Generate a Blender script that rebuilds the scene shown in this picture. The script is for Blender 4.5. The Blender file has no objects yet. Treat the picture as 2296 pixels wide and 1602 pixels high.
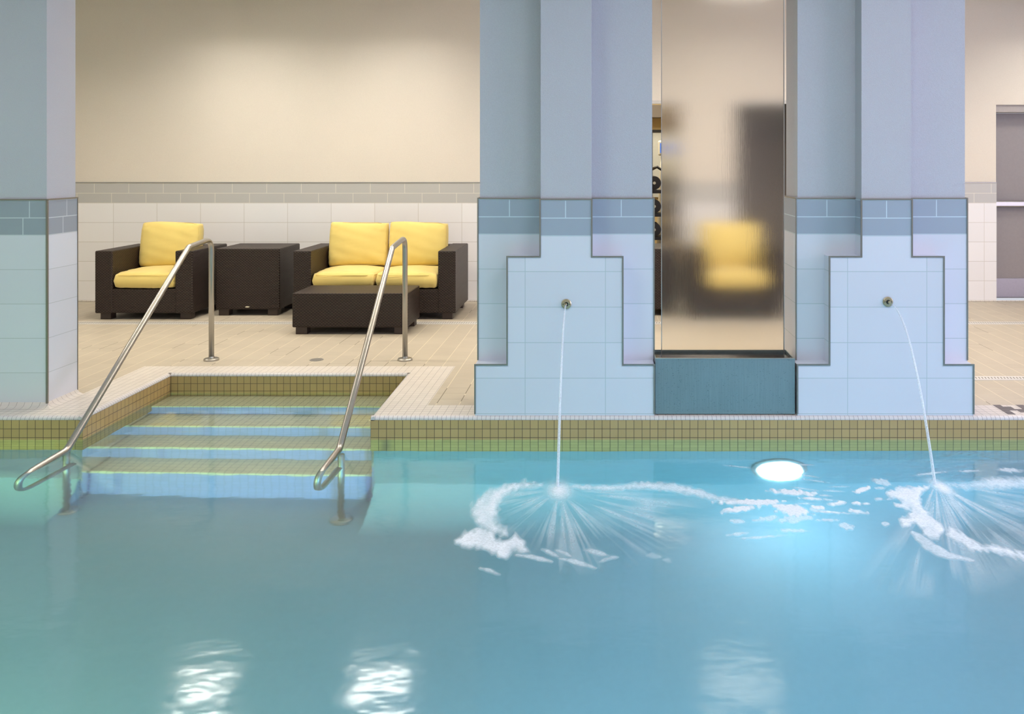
import bpy, bmesh, math, random
import numpy as np
from mathutils import Vector, Matrix
random.seed(7)
PI = math.pi
F, CX, HY, EYE = 2010.0, 1344.0, 366.0, 1.5      # focal length (px), principal point, eye height
WATER, FLOORZ = -0.1375, -1.1875
COLL = bpy.context.scene.collection
sc = bpy.context.scene

# ------------------------------------------------------------------ camera, world, large lights, exposure
cam_d = bpy.data.cameras.new('camera'); cam = bpy.data.objects.new('camera', cam_d); COLL.objects.link(cam)
cam.location = (0, 0, EYE); cam.rotation_euler = (PI/2, 0, 0)
cam_d.sensor_width = 36; cam_d.lens = 36*F/2296
cam_d.shift_x = -(CX-1148)/2296; cam_d.shift_y = -(801-HY)/2296
cam_d.clip_start = 0.05
sc.camera = cam
sc.view_settings.view_transform = 'Standard'; sc.view_settings.look = 'None'
sc.view_settings.gamma = 1; sc.view_settings.use_curve_mapping = False
sc.view_settings.exposure = 0.0
sc.cycles.use_denoising = True
sc.cycles.max_bounces = 10; sc.cycles.diffuse_bounces = 4; sc.cycles.glossy_bounces = 5
sc.cycles.transmission_bounces = 8; sc.cycles.transparent_max_bounces = 12
sc.cycles.caustics_reflective = False; sc.cycles.caustics_refractive = True
sc.cycles.blur_glossy = 1.0; sc.cycles.sample_clamp_indirect = 4.0

w = bpy.data.worlds.new('world'); sc.world = w; w.use_nodes = True
w.node_tree.nodes['Background'].inputs[0].default_value = (0.90, 0.92, 1.0, 1)
w.node_tree.nodes['Background'].inputs[1].default_value = 0.72

def area(name, loc, rot, sx, sy, power, col, spread=180, shape='RECTANGLE'):
    l = bpy.data.lights.new(name, 'AREA'); l.shape = shape; l.size = sx; l.size_y = sy
    l.energy = power; l.color = col; l.spread = math.radians(spread)
    o = bpy.data.objects.new(name, l); COLL.objects.link(o); o.location = loc; o.rotation_euler = rot
    return o
ZC = 3.45                                         # ceiling height
LAMPS = [(-3.80, 8.6), (-2.10, 8.6), (1.36, 8.6), (4.9, 8.6)]      # square lamps along the back wall
FILL_PANELS = [(x, 7.0, 'w') for x in (-5.4, -3.0, -.6, 1.8, 4.2)] + [(x, 3.4, 'c') for x in (-4.8, -1.8, 1.2, 4.2)]   # unseen long panels, added as fill light over deck and pool
for x, y, t in FILL_PANELS:
    area('ceiling_panel_light', (x, y, ZC-.06), (0, 0, 0), 1.2, .3, 31 if t == 'w' else 27, (1, .88, .71) if t == 'w' else (.93, .93, 1.0), 148 if t == 'w' else 165)
# cool light inferred from the right, through an unseen window added to the wall
area('window_daylight', (7.3, 2.9, 1.9), (0, math.radians(90), 0), 2.6, 4.4, 260, (.82, .73, 1.0))
# unseen coloured lights added along the near pool wall; last, the visible wall lamp
for x, y, ry, p, c in ((-5.6, 1.32, 1, 32, (.54, .90, .36)), (-2.7, 1.32, 1, 38, (.48, .90, .44)),
                       (0.2, 1.32, 1, 33, (.24, .74, .93)), (2.9, 1.32, 1, 33, (.26, .72, 1)), (5.8, 1.32, 1, 25, (.26, .72, 1))):
    area('pool_lamp_light', (x, y, -.62), (PI/2, 0, 0), .24, .24, p*2.5, c, 175, 'DISK')
area('pool_lamp_light', (1.065, 5.262, -.655), (PI/2, 0, PI),   .25, .25, 9, (.42, .85, 1), 175, 'DISK')

# ------------------------------------------------------------------ materials
def nm(name):
    m = bpy.data.materials.new(name); m.use_nodes = True
    return m, m.node_tree, m.node_tree.nodes['Principled BSDF']
class N:
    def __init__(s, nt): s.nt = nt
    def new(s, t, **k):
        n = s.nt.nodes.new(t)
        for a, b in k.items(): setattr(n, a, b)
        return n
    def set(s, sock, v):
        if isinstance(v, bpy.types.NodeSocket): s.nt.links.new(v, sock)
        else: sock.default_value = v
    def m(s, op, a, b=None, c=None):
        n = s.new('ShaderNodeMath', operation=op); s.set(n.inputs[0], a)
        if b is not None: s.set(n.inputs[1], b)
        if c is not None: s.set(n.inputs[2], c)
        return n.outputs[0]
    def pos(s):
        g = s.new('ShaderNodeNewGeometry'); p = s.new('ShaderNodeSeparateXYZ'); s.set(p.inputs[0], g.outputs['Position'])
        q = s.new('ShaderNodeSeparateXYZ'); s.set(q.inputs[0], g.outputs['True Normal'])
        return p.outputs, q.outputs, g.outputs['Position']
    def objpos(s):
        t = s.new('ShaderNodeTexCoord'); p = s.new('ShaderNodeSeparateXYZ'); s.set(p.inputs[0], t.outputs['Object'])
        g = s.new('ShaderNodeNewGeometry'); q = s.new('ShaderNodeSeparateXYZ'); s.set(q.inputs[0], g.outputs['True Normal'])
        return p.outputs, q.outputs, t.outputs['Object']
    def line(s, u, pitch, off, gw):               # 1 inside a joint of width gw
        f = s.m('FRACT', s.m('DIVIDE', s.m('SUBTRACT', u, off), pitch))
        d = s.m('MULTIPLY', s.m('MINIMUM', f, s.m('SUBTRACT', 1.0, f)), pitch)
        return s.m('LESS_THAN', d, gw/2)
    def cell(s, u, pitch, off): return s.m('FLOOR', s.m('DIVIDE', s.m('SUBTRACT', u, off), pitch))
    def mix(s, f, a, b):
        n = s.new('ShaderNodeMix', data_type='RGBA'); s.set(n.inputs[0], f); s.set(n.inputs[6], a); s.set(n.inputs[7], b)
        return n.outputs[2]
    def noise(s, vec, scale, detail=3, rough=.5):
        n = s.new('ShaderNodeTexNoise'); s.set(n.inputs['Vector'], vec); n.inputs['Scale'].default_value = scale
        n.inputs['Detail'].default_value = detail; n.inputs['Roughness'].default_value = rough
        return n.outputs[0]
    def vmul(s, vec, v):
        n = s.new('ShaderNodeVectorMath', operation='MULTIPLY'); s.set(n.inputs[0], vec); n.inputs[1].default_value = v
        return n.outputs[0]
    def white(s, a, b, c=0.0):
        cb = s.new('ShaderNodeCombineXYZ'); s.set(cb.inputs[0], a); s.set(cb.inputs[1], b); s.set(cb.inputs[2], c)
        n = s.new('ShaderNodeTexWhiteNoise', noise_dimensions='3D'); s.set(n.inputs[0], cb.outputs[0])
        return n.outputs[0]
    def bright(s, col, f):                        # col * f
        n = s.new('ShaderNodeVectorMath', operation='SCALE'); s.set(n.inputs[0], col); s.set(n.inputs['Scale'], f)
        return n.outputs[0]
    def bump(s, h, strength, dist, bsdf):
        b = s.new('ShaderNodeBump'); s.set(b.inputs['Height'], h); b.inputs['Strength'].default_value = strength
        b.inputs['Distance'].default_value = dist; s.set(bsdf.inputs['Normal'], b.outputs[0])
def rgb(*c): return (c[0], c[1], c[2], 1)

def plain(name, col, rough=.5, metal=0, bump=None, spec=.5):
    m, nt, b = nm(name); n = N(nt)
    b.inputs['Base Color'].default_value = rgb(*col); b.inputs['Roughness'].default_value = rough
    b.inputs['Metallic'].default_value = metal; b.inputs['Specular IOR Level'].default_value = spec
    P, Q, V = n.objpos()
    nz = n.noise(V, 40, 2)
    n.set(b.inputs['Base Color'], n.bright(rgb(*col)[:3], n.m('MULTIPLY_ADD', nz, .12, .94)))
    if bump: n.bump(n.noise(V, bump[0], 3), bump[1], bump[2], b)
    return m

def stucco(name, col):
    m, nt, b = nm(name); n = N(nt); P, Q, V = n.pos()
    nz = n.noise(V, 260, 3, .6); big = n.noise(V, 1.3, 3)
    f = n.m('ADD', n.m('MULTIPLY_ADD', nz, .30, .82), n.m('MULTIPLY', big, .06))
    n.set(b.inputs['Base Color'], n.bright(col, f)); b.inputs['Roughness'].default_value = .9
    n.bump(nz, .55, .004, b)
    return m

def wainscot(name, whiteu, topu, lowu, zoff=0.0, yo=0.0, white=(.80, .78, .80), grey=(.40, .42, .45), grout=(.62, .64, .64), slim=(.50, .51, .52)):
    m, nt, b = nm(name); n = N(nt); P, Q, V = n.pos()
    side = n.m('GREATER_THAN', n.m('ABSOLUTE', Q[0]), .6)
    u = n.m('ADD', n.m('MULTIPLY', P[0], n.m('SUBTRACT', 1.0, side)), n.m('MULTIPLY', n.m('ADD', P[1], yo), side))
    z = n.m('SUBTRACT', P[2], zoff)
    top = n.m('GREATER_THAN', z, 1.067); row1 = n.m('GREATER_THAN', z, 1.1735)
    wl = n.m('MAXIMUM', n.line(z, .211, .012, .0042), n.line(u, whiteu[0], whiteu[1], .0042))
    gl = n.m('MAXIMUM', n.line(z, .1060, 1.0675, .0055),
             n.m('ADD', n.m('MULTIPLY', row1, n.line(u, topu[0], topu[1], .0055)),
                 n.m('MULTIPLY', n.m('SUBTRACT', 1.0, row1), n.line(u, lowu[0], lowu[1], .0055))))
    ledge = n.m('LESS_THAN', n.m('ABSOLUTE', Q[2]), .6)
    wl = n.m('MULTIPLY', wl, ledge)
    var = n.m('MULTIPLY_ADD', n.white(n.cell(u, whiteu[0], whiteu[1]), n.cell(z, .211, .012)), .05, .975)
    wc = n.mix(wl, n.bright(white, var), rgb(*slim)); gc = n.mix(gl, rgb(*grey), rgb(*grout))
    n.set(b.inputs['Base Color'], n.mix(top, wc, gc)); b.inputs['Roughness'].default_value = .34
    b.inputs['Specular IOR Level'].default_value = .35
    return m

def mosaic(name, px, py, pz, off, gw, col, grout, var=.06, rough=.35, col2=None, split=None):
    """small square tiles on any axis-aligned face"""
    m, nt, b = nm(name); n = N(nt); P, Q, V = n.pos()
    ln = None
    for a, p in enumerate((px, py, pz)):
        if p is None: continue
        l = n.m('MULTIPLY', n.line(P[a], p, off[a], gw), n.m('LESS_THAN', n.m('ABSOLUTE', Q[a]), .75))
        ln = l if ln is None else n.m('MAXIMUM', ln, l)
    rnd = n.white(n.cell(P[0], px or 9, off[0]), n.cell(P[1], py or 9, off[1]), n.cell(P[2], pz or 9, off[2]))
    c = n.bright(col, n.m('MULTIPLY_ADD', rnd, var*2, 1-var))
    n.set(b.inputs['Base Color'], n.mix(ln, c, rgb(*grout))); b.inputs['Roughness'].default_value = rough
    b.inputs['Specular IOR Level'].default_value = .3
    n.bump(n.m('SUBTRACT', 1.0, ln), .3, .001, b)
    return m

def deck_mat():
    m, nt, b = nm('deck_tile'); n = N(nt); P, Q, V = n.pos()
    p = .1435
    wob = n.m('MULTIPLY_ADD', n.noise(V, 1.1, 2), 1.5, -.2)
    lx = n.line(P[0], p, -.01, .0052); ly = n.line(P[1], p, 5.548, .0040)
    rnd = n.white(n.cell(P[0], p, -.01), n.cell(P[1], p, 5.548))
    st = n.noise(n.vmul(V, (6, 60, 1)), 2.0, 3); sp = n.noise(V, 3.0, 3)
    f = n.m('ADD', n.m('MULTIPLY_ADD', rnd, .07, .80), n.m('ADD', n.m('MULTIPLY', st, .16), n.m('MULTIPLY', sp, .12)))
    c = n.bright((.50, .44, .35), f)
    dark = n.m('GREATER_THAN', n.noise(V, 1.7, 2), .61)     # joints with black mould in places
    g1 = n.mix(dark, rgb(.66, .58, .44), rgb(.16, .13, .09))
    g2 = n.mix(dark, rgb(.50, .42, .31), rgb(.30, .25, .18))
    c = n.mix(ly, c, g2); c = n.mix(lx, c, g1)
    n.set(b.inputs['Base Color'], c); b.inputs['Roughness'].default_value = .5
    b.inputs['Specular IOR Level'].default_value = .3
    return m

def wicker_mat():
    m, nt, b = nm('wicker'); n = N(nt); P, Q, V = n.objpos()
    ax = [n.m('GREATER_THAN', n.m('ABSOLUTE', Q[i]), .6) for i in range(3)]
    # running direction u, row direction v
    u = n.m('ADD', n.m('MULTIPLY', P[0], n.m('SUBTRACT', 1.0, ax[0])), n.m('MULTIPLY', P[1], ax[0]))
    v = n.m('ADD', n.m('MULTIPLY', P[2], n.m('SUBTRACT', 1.0, ax[2])), n.m('MULTIPLY', P[1], ax[2]))
    pr = .0125
    row = n.m('FLOOR', n.m('DIVIDE', v, pr))
    a = n.m('ABSOLUTE', n.m('SINE', n.m('MULTIPLY', v, PI/pr)))
    s2 = n.m('SINE', n.m('ADD', n.m('MULTIPLY', u, 2*PI/.030), n.m('MULTIPLY', row, PI)))
    h = n.m('MULTIPLY', a, n.m('MULTIPLY_ADD', s2, .35, .62))
    rnd = n.noise(n.vmul(V, (1, 1, 6)), 14, 2)
    f = n.m('MULTIPLY', n.m('MULTIPLY_ADD', h, 1.6, .10), n.m('MULTIPLY_ADD', rnd, .8, .62))
    n.set(b.inputs['Base Color'], n.bright((.036, .022, .017), f)); b.inputs['Roughness'].default_value = .42
    b.inputs['Specular IOR Level'].default_value = .3
    n.bump(h, .8, .004, b)
    return m

def fabric_mat():
    m, nt, b = nm('yellow_canvas'); n = N(nt); P, Q, V = n.objpos()
    nz = n.noise(V, 5, 3); fine = n.noise(V, 500, 2)
    n.set(b.inputs['Base Color'], n.bright((.79, .61, .185), n.m('ADD', n.m('MULTIPLY_ADD', nz, .16, .86), n.m('MULTIPLY', fine, .08))))
    b.inputs['Roughness'].default_value = .85; b.inputs['Sheen Weight'].default_value = .3
    wr = n.noise(n.vmul(V, (6, 6, 6)), 1.5, 3, .6)
    n.bump(wr, .10, .008, b)
    return m

def steel_mat(name, col=(.62, .60, .56), rough=.22, axis=2):
    m, nt, b = nm(name); n = N(nt); P, Q, V = n.objpos()
    s = [90, 90, 90]; s[axis] = 2
    nz = n.noise(n.vmul(V, tuple(s)), 2, 3)
    n.set(b.inputs['Base Color'], n.bright(col, n.m('MULTIPLY_ADD', nz, .25, .85)))
    b.inputs['Metallic'].default_value = 1
    n.set(b.inputs['Roughness'], n.m('MULTIPLY_ADD', nz, .15, rough-.05))
    return m

def emit(name, col, s):
    m, nt, b = nm(name)
    b.inputs['Base Color'].default_value = rgb(*col); b.inputs['Emission Color'].default_value = rgb(*col)
    b.inputs['Emission Strength'].default_value = s
    return m

M = {}
M['stucco_blue'] = stucco('stucco_blue', (.50, .50, .55))
M['stucco_beige'] = stucco('stucco_beige', (.80, .73, .635))
M['wains_back'] = wainscot('wains_back', (.472, -1.492), (.374, -1.923+.187), (.374, -1.923), grey=(.52, .51, .49), white=(.86, .85, .85), grout=(.74, .70, .62), slim=(.60, .57, .52))
M['steel'] = steel_mat('steel', (.46, .445, .42), .30)
M['trim_metal'] = plain('trim_metal', (.28, .26, .23), .35, .8)
M['trim_grey'] = plain('trim_grey', (.36, .35, .33), .4, .5)
M['deck'] = deck_mat()
T = .0472
M['coping'] = mosaic('coping_tile', T, T, None, (-1.353, 5.31, 0), .0028, (.66, .61, .56), (.34, .31, .29), .03, .45)
M['nosing'] = mosaic('nosing_tile', T/1.8, T/1.8, None, (-1.353, 5.3, 0), .0026, (.66, .62, .61), (.32, .29, .30), .03, .35)
M['band'] = mosaic('tan_tile', T, T, .0520, (-1.353, 5.3, -.020), .0034, (.47, .31, .135), (.14, .09, .055), .05, .3)
M['tread'] = mosaic('tread_tile', T, T, .0520, (-1.353, 5.37, -.020), .003, (.90, .79, .56), (.42, .36, .26), .03, .4)
M['riser'] = mosaic('riser_tile', T, T, .0520, (-1.353, 5.37, -.020), .003, (.36, .41, .80), (.26, .30, .56), .03, .4)  # blue of the pool light put into the riser colour
M['plaster'] = plain('pool_plaster', (.28, .405, .50), .7)
M['wicker'] = wicker_mat()
M['fabric'] = fabric_mat()
M['piping'] = plain('piping', (.74, .56, .16), .8)
M['foot'] = plain('foot_wood', (.045, .028, .022), .45)
M['badge'] = plain('badge', (.75, .70, .55), .3, .6)
M['dark'] = plain('dark_rubber', (.02, .02, .022), .5)
M['white_plastic'] = plain('white_plastic', (.64, .62, .59), .4)
M['slot'] = plain('drain_slot', (.20, .18, .15), .6)
M['brass'] = plain('aged_brass', (.52, .42, .27), .28, 1)
M['black'] = plain('black_hole', (.008, .008, .008), .5)
M['ceiling'] = plain('ceiling_paint', (.66, .62, .55), .9)
M['ceil_fix'] = plain('fixture_white', (.75, .74, .72), .5)
M['lamp'] = emit('lamp_diffuser', (1, .95, .87), 30)
M['panel'] = emit('panel_diffuser', (1, .97, .92), 3)
M['poollamp'] = emit('pool_lamp_lens', (.75, .92, 1), 30)
M['door'] = plain('door_paint', (.30, .27, .27), .5, 0, (60, .1, .002))
M['door_frame'] = plain('door_frame', (.40, .36, .34), .5)
M['kick'] = plain('kick_plate', (.42, .40, .45), .35, .6)
M['gym_wall'] = plain('gym_wall', (.72, .56, .30), .8)
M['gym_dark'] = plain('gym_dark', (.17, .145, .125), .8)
M['gym_white'] = plain('gym_white', (.75, .75, .70), .6)
M['mirror_pane'] = plain('mirror_pane', (.66, .68, .66), .3)
M['screen'] = emit('screen_blue', (.03, .16, .75), .5)
M['glyph'] = mosaic('dark_glyph_tile', T, T, None, (2.435, 5.31, 0), .0024, (.13, .115, .12), (.30, .28, .28), .03, .5)
M['galv'] = plain('basin_black', (.012, .014, .016), .12)

def brushed():
    m, nt, b = nm('brushed_basin_steel'); n = N(nt); P, Q, V = n.objpos()
    nz = n.noise(n.vmul(V, (70, 70, 2)), 2, 3); sp = n.noise(V, 160, 2); big = n.noise(n.vmul(V, (1.5, 1, 3)), 1.2, 2)
    spot = n.m('GREATER_THAN', sp, .69)
    c = n.bright((.27, .33, .345), n.m('ADD', n.m('MULTIPLY_ADD', nz, .25, .75), n.m('MULTIPLY', big, .2)))
    n.set(b.inputs['Base Color'], n.mix(spot, c, rgb(.13, .17, .18)))
    b.inputs['Metallic'].default_value = .85; b.inputs['Roughness'].default_value = .42
    return m
M['basin'] = brushed()

def sheet_glass():
    m, nt, b = nm('wet_frosted_glass'); n = N(nt); P, Q, V = n.objpos()
    b.inputs['Base Color'].default_value = rgb(.96, .94, .90); b.inputs['Transmission Weight'].default_value = 1
    b.inputs['IOR'].default_value = 1.33; b.inputs['Roughness'].default_value = .17
    st = n.noise(n.vmul(V, (60, 1, .8)), 2, 4, .6); st2 = n.noise(n.vmul(V, (14, 1, .35)), 2, 2)
    n.bump(n.m('MULTIPLY_ADD', st, .6, st2), .17, .006, b)
    return m
M['sheet'] = sheet_glass()

def water_mat():
    m, nt, b = nm('pool_water'); n = N(nt); P, Q, V = n.pos()
    b.inputs['Base Color'].default_value = rgb(.82, 1, .98); b.inputs['Transmission Weight'].default_value = 1
    b.inputs['IOR'].default_value = 1.333; b.inputs['Roughness'].default_value = .09
    w1 = n.noise(n.vmul(V, (1.0, 1.6, 1)), 3.2, 3, .5); w2 = n.noise(n.vmul(V, (1, 2.2, 1)), 13, 2)
    n.bump(n.m('MULTIPLY_ADD', w2, .03, w1), .07, .05, b)
    return m
M['water'] = water_mat()

def foam_mat():
    m, nt, b = nm('foam'); n = N(nt); P, Q, V = n.pos()
    at = n.new('ShaderNodeAttribute', attribute_name='dens')
    b.inputs['Base Color'].default_value = rgb(.86, .92, .98); b.inputs['Roughness'].default_value = .7
    fine = n.noise(V, 110, 2); a = n.m('MULTIPLY', at.outputs['Fac'], n.m('MULTIPLY_ADD', fine, .9, .55))
    cl = n.m('MINIMUM', a, .96)
    n.set(b.inputs['Alpha'], cl)
    b.inputs['Subsurface Weight'].default_value = 0
    return m
M['foam'] = foam_mat()
def jet_mat():
    m, nt, b = nm('falling_water'); n = N(nt); P, Q, V = n.pos()
    b.inputs['Base Color'].default_value = rgb(.85, .92, 1); b.inputs['Roughness'].default_value = .2
    nz = n.noise(n.vmul(V, (300, 300, 6)), 1, 2)
    n.set(b.inputs['Alpha'], n.m('MULTIPLY_ADD', nz, .5, .22))
    return m
M['jet'] = jet_mat()

# ------------------------------------------------------------------ mesh helpers
class MB:
    def __init__(s): s.bm = bmesh.new()
    def box(s, x0, x1, y0, y1, z0, z1, bev=0, seg=2):
        r = bmesh.ops.create_cube(s.bm, size=1)
        bmesh.ops.scale(s.bm, vec=(x1-x0, y1-y0, z1-z0), verts=r['verts'])
        bmesh.ops.translate(s.bm, vec=((x0+x1)/2, (y0+y1)/2, (z0+z1)/2), verts=r['verts'])
        if bev:
            es = list({e for v in r['verts'] for e in v.link_edges})
            bmesh.ops.bevel(s.bm, geom=es, offset=bev, segments=seg, profile=.5, affect='EDGES', clamp_overlap=True)
        return s
    def prism(s, pts, a0, a1, axis='y'):          # pts: polygon in the other two axes
        def mk(p, a):
            if axis == 'y': return (p[0], a, p[1])
            if axis == 'z': return (p[0], p[1], a)
            return (a, p[0], p[1])
        v0 = [s.bm.verts.new(mk(p, a0)) for p in pts]; v1 = [s.bm.verts.new(mk(p, a1)) for p in pts]
        fs = [s.bm.faces.new(v0), s.bm.faces.new(v1[::-1])]
        k = len(pts)
        for i in range(k): fs.append(s.bm.faces.new((v0[i], v1[i], v1[(i+1) % k], v0[(i+1) % k])))
        bmesh.ops.recalc_face_normals(s.bm, faces=fs)
        return s
    def tube(s, pts, r, seg=14, cap=True):
        pts = [Vector(p) for p in pts]; k = len(pts)
        rs = r if isinstance(r, (list, tuple)) else [r]*k
        t0 = (pts[1]-pts[0]).normalized(); up = Vector((1, 0, 0)) if abs(t0.x) < .8 else Vector((0, 0, 1))
        nrm = (up - t0*up.dot(t0)).normalized(); rings = []
        for i in range(k):
            t = (pts[min(i+1, k-1)]-pts[max(i-1, 0)]).normalized()
            nrm = (nrm - t*nrm.dot(t)).normalized(); bn = t.cross(nrm)
            rings.append([s.bm.verts.new(pts[i]+(nrm*math.cos(2*PI*j/seg)+bn*math.sin(2*PI*j/seg))*rs[i]) for j in range(seg)])
        for i in range(k-1):
            for j in range(seg):
                s.bm.faces.new((rings[i][j], rings[i][(j+1) % seg], rings[i+1][(j+1) % seg], rings[i+1][j]))
        if cap: s.bm.faces.new(rings[0][::-1]); s.bm.faces.new(rings[-1])
        return s
    def lathe(s, prof, c, axis='z', seg=32):       # prof: (r, h)
        rings = []
        for r, h in prof:
            ring = []
            for j in range(seg):
                a = 2*PI*j/seg
                if axis == 'z': p = (c[0]+r*math.cos(a), c[1]+r*math.sin(a), c[2]+h)
                else: p = (c[0]+r*math.cos(a), c[1]-h, c[2]+r*math.sin(a))     # axis -y
                ring.append(s.bm.verts.new(p))
            rings.append(ring)
        fs = []
        for i in range(len(prof)-1):
            for j in range(seg):
                fs.append(s.bm.faces.new((rings[i][j], rings[i][(j+1) % seg], rings[i+1][(j+1) % seg], rings[i+1][j])))
        fs.append(s.bm.faces.new(rings[0])); fs.append(s.bm.faces.new(rings[-1]))
        bmesh.ops.recalc_face_normals(s.bm, faces=fs)
        return s
    def build(s, name, mat, parent=None, smooth=False, loc=None, angle=None):
        me = bpy.data.meshes.new(name); s.bm.to_mesh(me); s.bm.free()
        o = bpy.data.objects.new(name, me); COLL.objects.link(o); me.materials.append(M[mat])
        if smooth or angle:
            for p in me.polygons: p.use_smooth = True
        if angle:
            me.set_sharp_from_angle(angle=math.radians(angle))
        if parent is not None: o.parent = parent
        if loc is not None: o.location = loc
        return o
def tag(o, label=None, cat=None, group=None, kind=None):
    if label: o['label'] = label
    if cat: o['category'] = cat
    if group: o['group'] = group
    if kind: o['kind'] = kind
    return o
def empty(name, loc, label, cat, group=None, rz=0):
    o = bpy.data.objects.new(name, None); COLL.objects.link(o); o.location = loc; o.rotation_euler.z = rz
    o.empty_display_size = .1
    return tag(o, label, cat, group)
def struct(o): o['kind'] = 'structure'; return o
def copy_tree(o, parent=None):
    c = o.copy(); COLL.objects.link(c); c.parent = parent
    for ch in list(o.children): copy_tree(ch, c)
    return c
def fillet(pts, rad, n=8):
    out = [Vector(pts[0])]
    for i in range(1, len(pts)-1):
        a, b, c = Vector(pts[i-1]), Vector(pts[i]), Vector(pts[i+1]); r = rad[i-1] if isinstance(rad, (list, tuple)) else rad
        u, v = (a-b).normalized(), (c-b).normalized(); ang = u.angle(v)
        d = min(r/math.tan(ang/2), (a-b).length*.49, (c-b).length*.49)
        p, q = b+u*d, b+v*d
        for k in range(n+1):
            t = k/n; out.append((p.lerp(b, t)).lerp(b.lerp(q, t), t))
    out.append(Vector(pts[-1])); return out
def pxw(x, y, z=WATER):                            # a picture position on a level plane -> world
    Y = F*(EYE-z)/(y-HY); return ((x-CX)*Y/F, Y, z)

# ------------------------------------------------------------------ the setting
RL0, RR0, RL1, RR1, YF, YB = -3.055, -1.353, -3.055, -1.372, 5.30, 6.386      # recess of the steps
XL, XR, YN = -7.4, 7.4, 1.25
BW = 9.73
# deck, one slab with the pool cut out, built as strips
def deck_piece(pts, z1=0.0, z0=-.3): return pts
mb = MB()
CP = .30    # width of the white coping
for r in ((XL, XR, YB+.225, BW+.02), (XL, RL0-.30, 5.55, YB+.225), (RR0+.29, XR, 5.55, YB+.225)):
    mb.box(r[0], r[1], r[2], r[3], -.25, 0)
struct(mb.build('floor', 'deck'))
# white mosaic coping
mb = MB()
mb.prism([(XL, YF+.022), (RL0-.022, YF+.022), (RL1-.022, YB+.022), (RL1-.30, YB+.022), (RL1-.30, 5.55), (XL, 5.55)], -.25, .001, 'z')
mb.prism([(RL1-.30, YB+.022), (RR1+.022, YB+.022), (RR0+.29, YB+.022), (RR0+.29, YB+.225), (RL1-.30, YB+.225)], -.25, .001, 'z')
mb.prism([(RR0+.022, YF+.022), (XR, YF+.022), (XR, 5.55), (RR0+.29, 5.55), (RR0+.29, YB+.022), (RR1+.022, YB+.022)], -.25, .001, 'z')
o = mb.build('coping', 'coping'); tag(o, 'white small-tile coping border around the pool edge and steps', 'coping')
struct(o)
# rounded nosing as quarter-round strips
def nose(p0, p1, inward, parent):
    p0, p1, inward = Vector(p0), Vector(p1), Vector(inward)
    prof = [(0.0, .001)]+[(.022-.022*math.cos(a)*0+0, 0) for a in ()]
    b = MB(); ring = []
    pr = [(.023, -.024), (.023, .0008)] + [(.023-.0225*math.sin(a)*1.0, .0008-.020*(1-math.cos(a))) for a in [PI/2*k/6 for k in range(1, 7)]] + [(.0005, -.024)]
    A = [b.bm.verts.new((p0.x-inward.x*d, p0.y-inward.y*d, h)) for d, h in pr]
    B = [b.bm.verts.new((p1.x-inward.x*d, p1.y-inward.y*d, h)) for d, h in pr]
    k = len(pr); fs = [b.bm.faces.new(A), b.bm.faces.new(B[::-1])]
    for i in range(k): fs.append(b.bm.faces.new((A[i], B[i], B[(i+1) % k], A[(i+1) % k])))
    bmesh.ops.recalc_face_normals(b.bm, faces=fs)
    return b.build('nosing', 'nosing', parent, smooth=False)
nose((XL, YF, 0), (RL0, YF, 0), (0, -1, 0), o)
nose((RL0, YF, 0), (RL1, YB, 0), (1, 0, 0), o)
nose((RL1, YB, 0), (RR1, YB, 0), (0, -1, 0), o)
nose((RR1, YB, 0), (RR0, YF, 0), (-1, 0, 0), o)
nose((RR0, YF, 0), (XR, YF, 0), (0, -1, 0), o)
# pool walls: tan tile band above and just below the water, plaster beneath
WB = -.345
def poolwall(name, pts, z0, z1, mat):
    return struct(MB().prism(pts, z0, z1, 'z').build(name, mat))
poolwall('wall_pool_left', [(XL, YF), (RL0, YF), (RL0-.03, YF+.2), (XL, YF+.2)], WB, -.020, 'band')
poolwall('wall_pool_right', [(RR0, YF), (XR, YF), (XR, YF+.2), (RR0+.03, YF+.2)], WB, -.020, 'band')
poolwall('wall_recess_left', [(RL0, YF), (RL1, YB), (RL1-.2, YB+.1), (RL0-.2, YF+.03)], WB, -.020, 'band')
poolwall('wall_recess_right', [(RR0, YF), (RR0+.2, YF+.03), (RR1+.2, YB+.1), (RR1, YB)], WB, -.020, 'band')
poolwall('wall_recess_back', [(RL1, YB), (RR1, YB), (RR1+.1, YB+.2), (RL1-.1, YB+.2)], WB, -.020, 'band')
e = .012
poolwall('wall_pool_left_lower', [(XL, YF+e), (RL0-e, YF+e), (RL0-.05, YF+.22), (XL, YF+.22)], FLOORZ, WB, 'plaster')
poolwall('wall_pool_right_lower', [(RR0+e, YF+e), (XR, YF+e), (XR, YF+.22), (RR0+.05, YF+.22)], FLOORZ, WB, 'plaster')
poolwall('wall_recess_left_lower', [(RL0-e, YF+e), (RL1-e, YB+e), (RL1-.2, YB+.1), (RL0-.2, YF+.05)], FLOORZ, WB, 'plaster')
poolwall('wall_recess_right_lower', [(RR0+e, YF+e), (RR0+.2, YF+.05), (RR1+.2, YB+.1), (RR1+e, YB+e)], FLOORZ, WB, 'plaster')
rc = .38
for nm_, xa, xb in (('left', XL, RL0-.02), ('right', RR0+.02, XR)):
    pr_ = [(YF+e+.01, FLOORZ-.01)]+[(YF+e-rc+rc*math.sin(a), FLOORZ+rc-rc*math.cos(a)) for a in [PI/2*k/16 for k in range(17)]]
    struct(MB().prism(pr_, xa, xb, 'x').build('wall_pool_%s_cove' % nm_, 'plaster', angle=40))
struct(MB().box(XL, XR, YN, YB+.3, FLOORZ-.1, FLOORZ).build('floor_pool', 'plaster'))
struct(MB().box(XL, XR, YN-.2, YN, FLOORZ, 0).build('wall_pool_near', 'plaster'))
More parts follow.
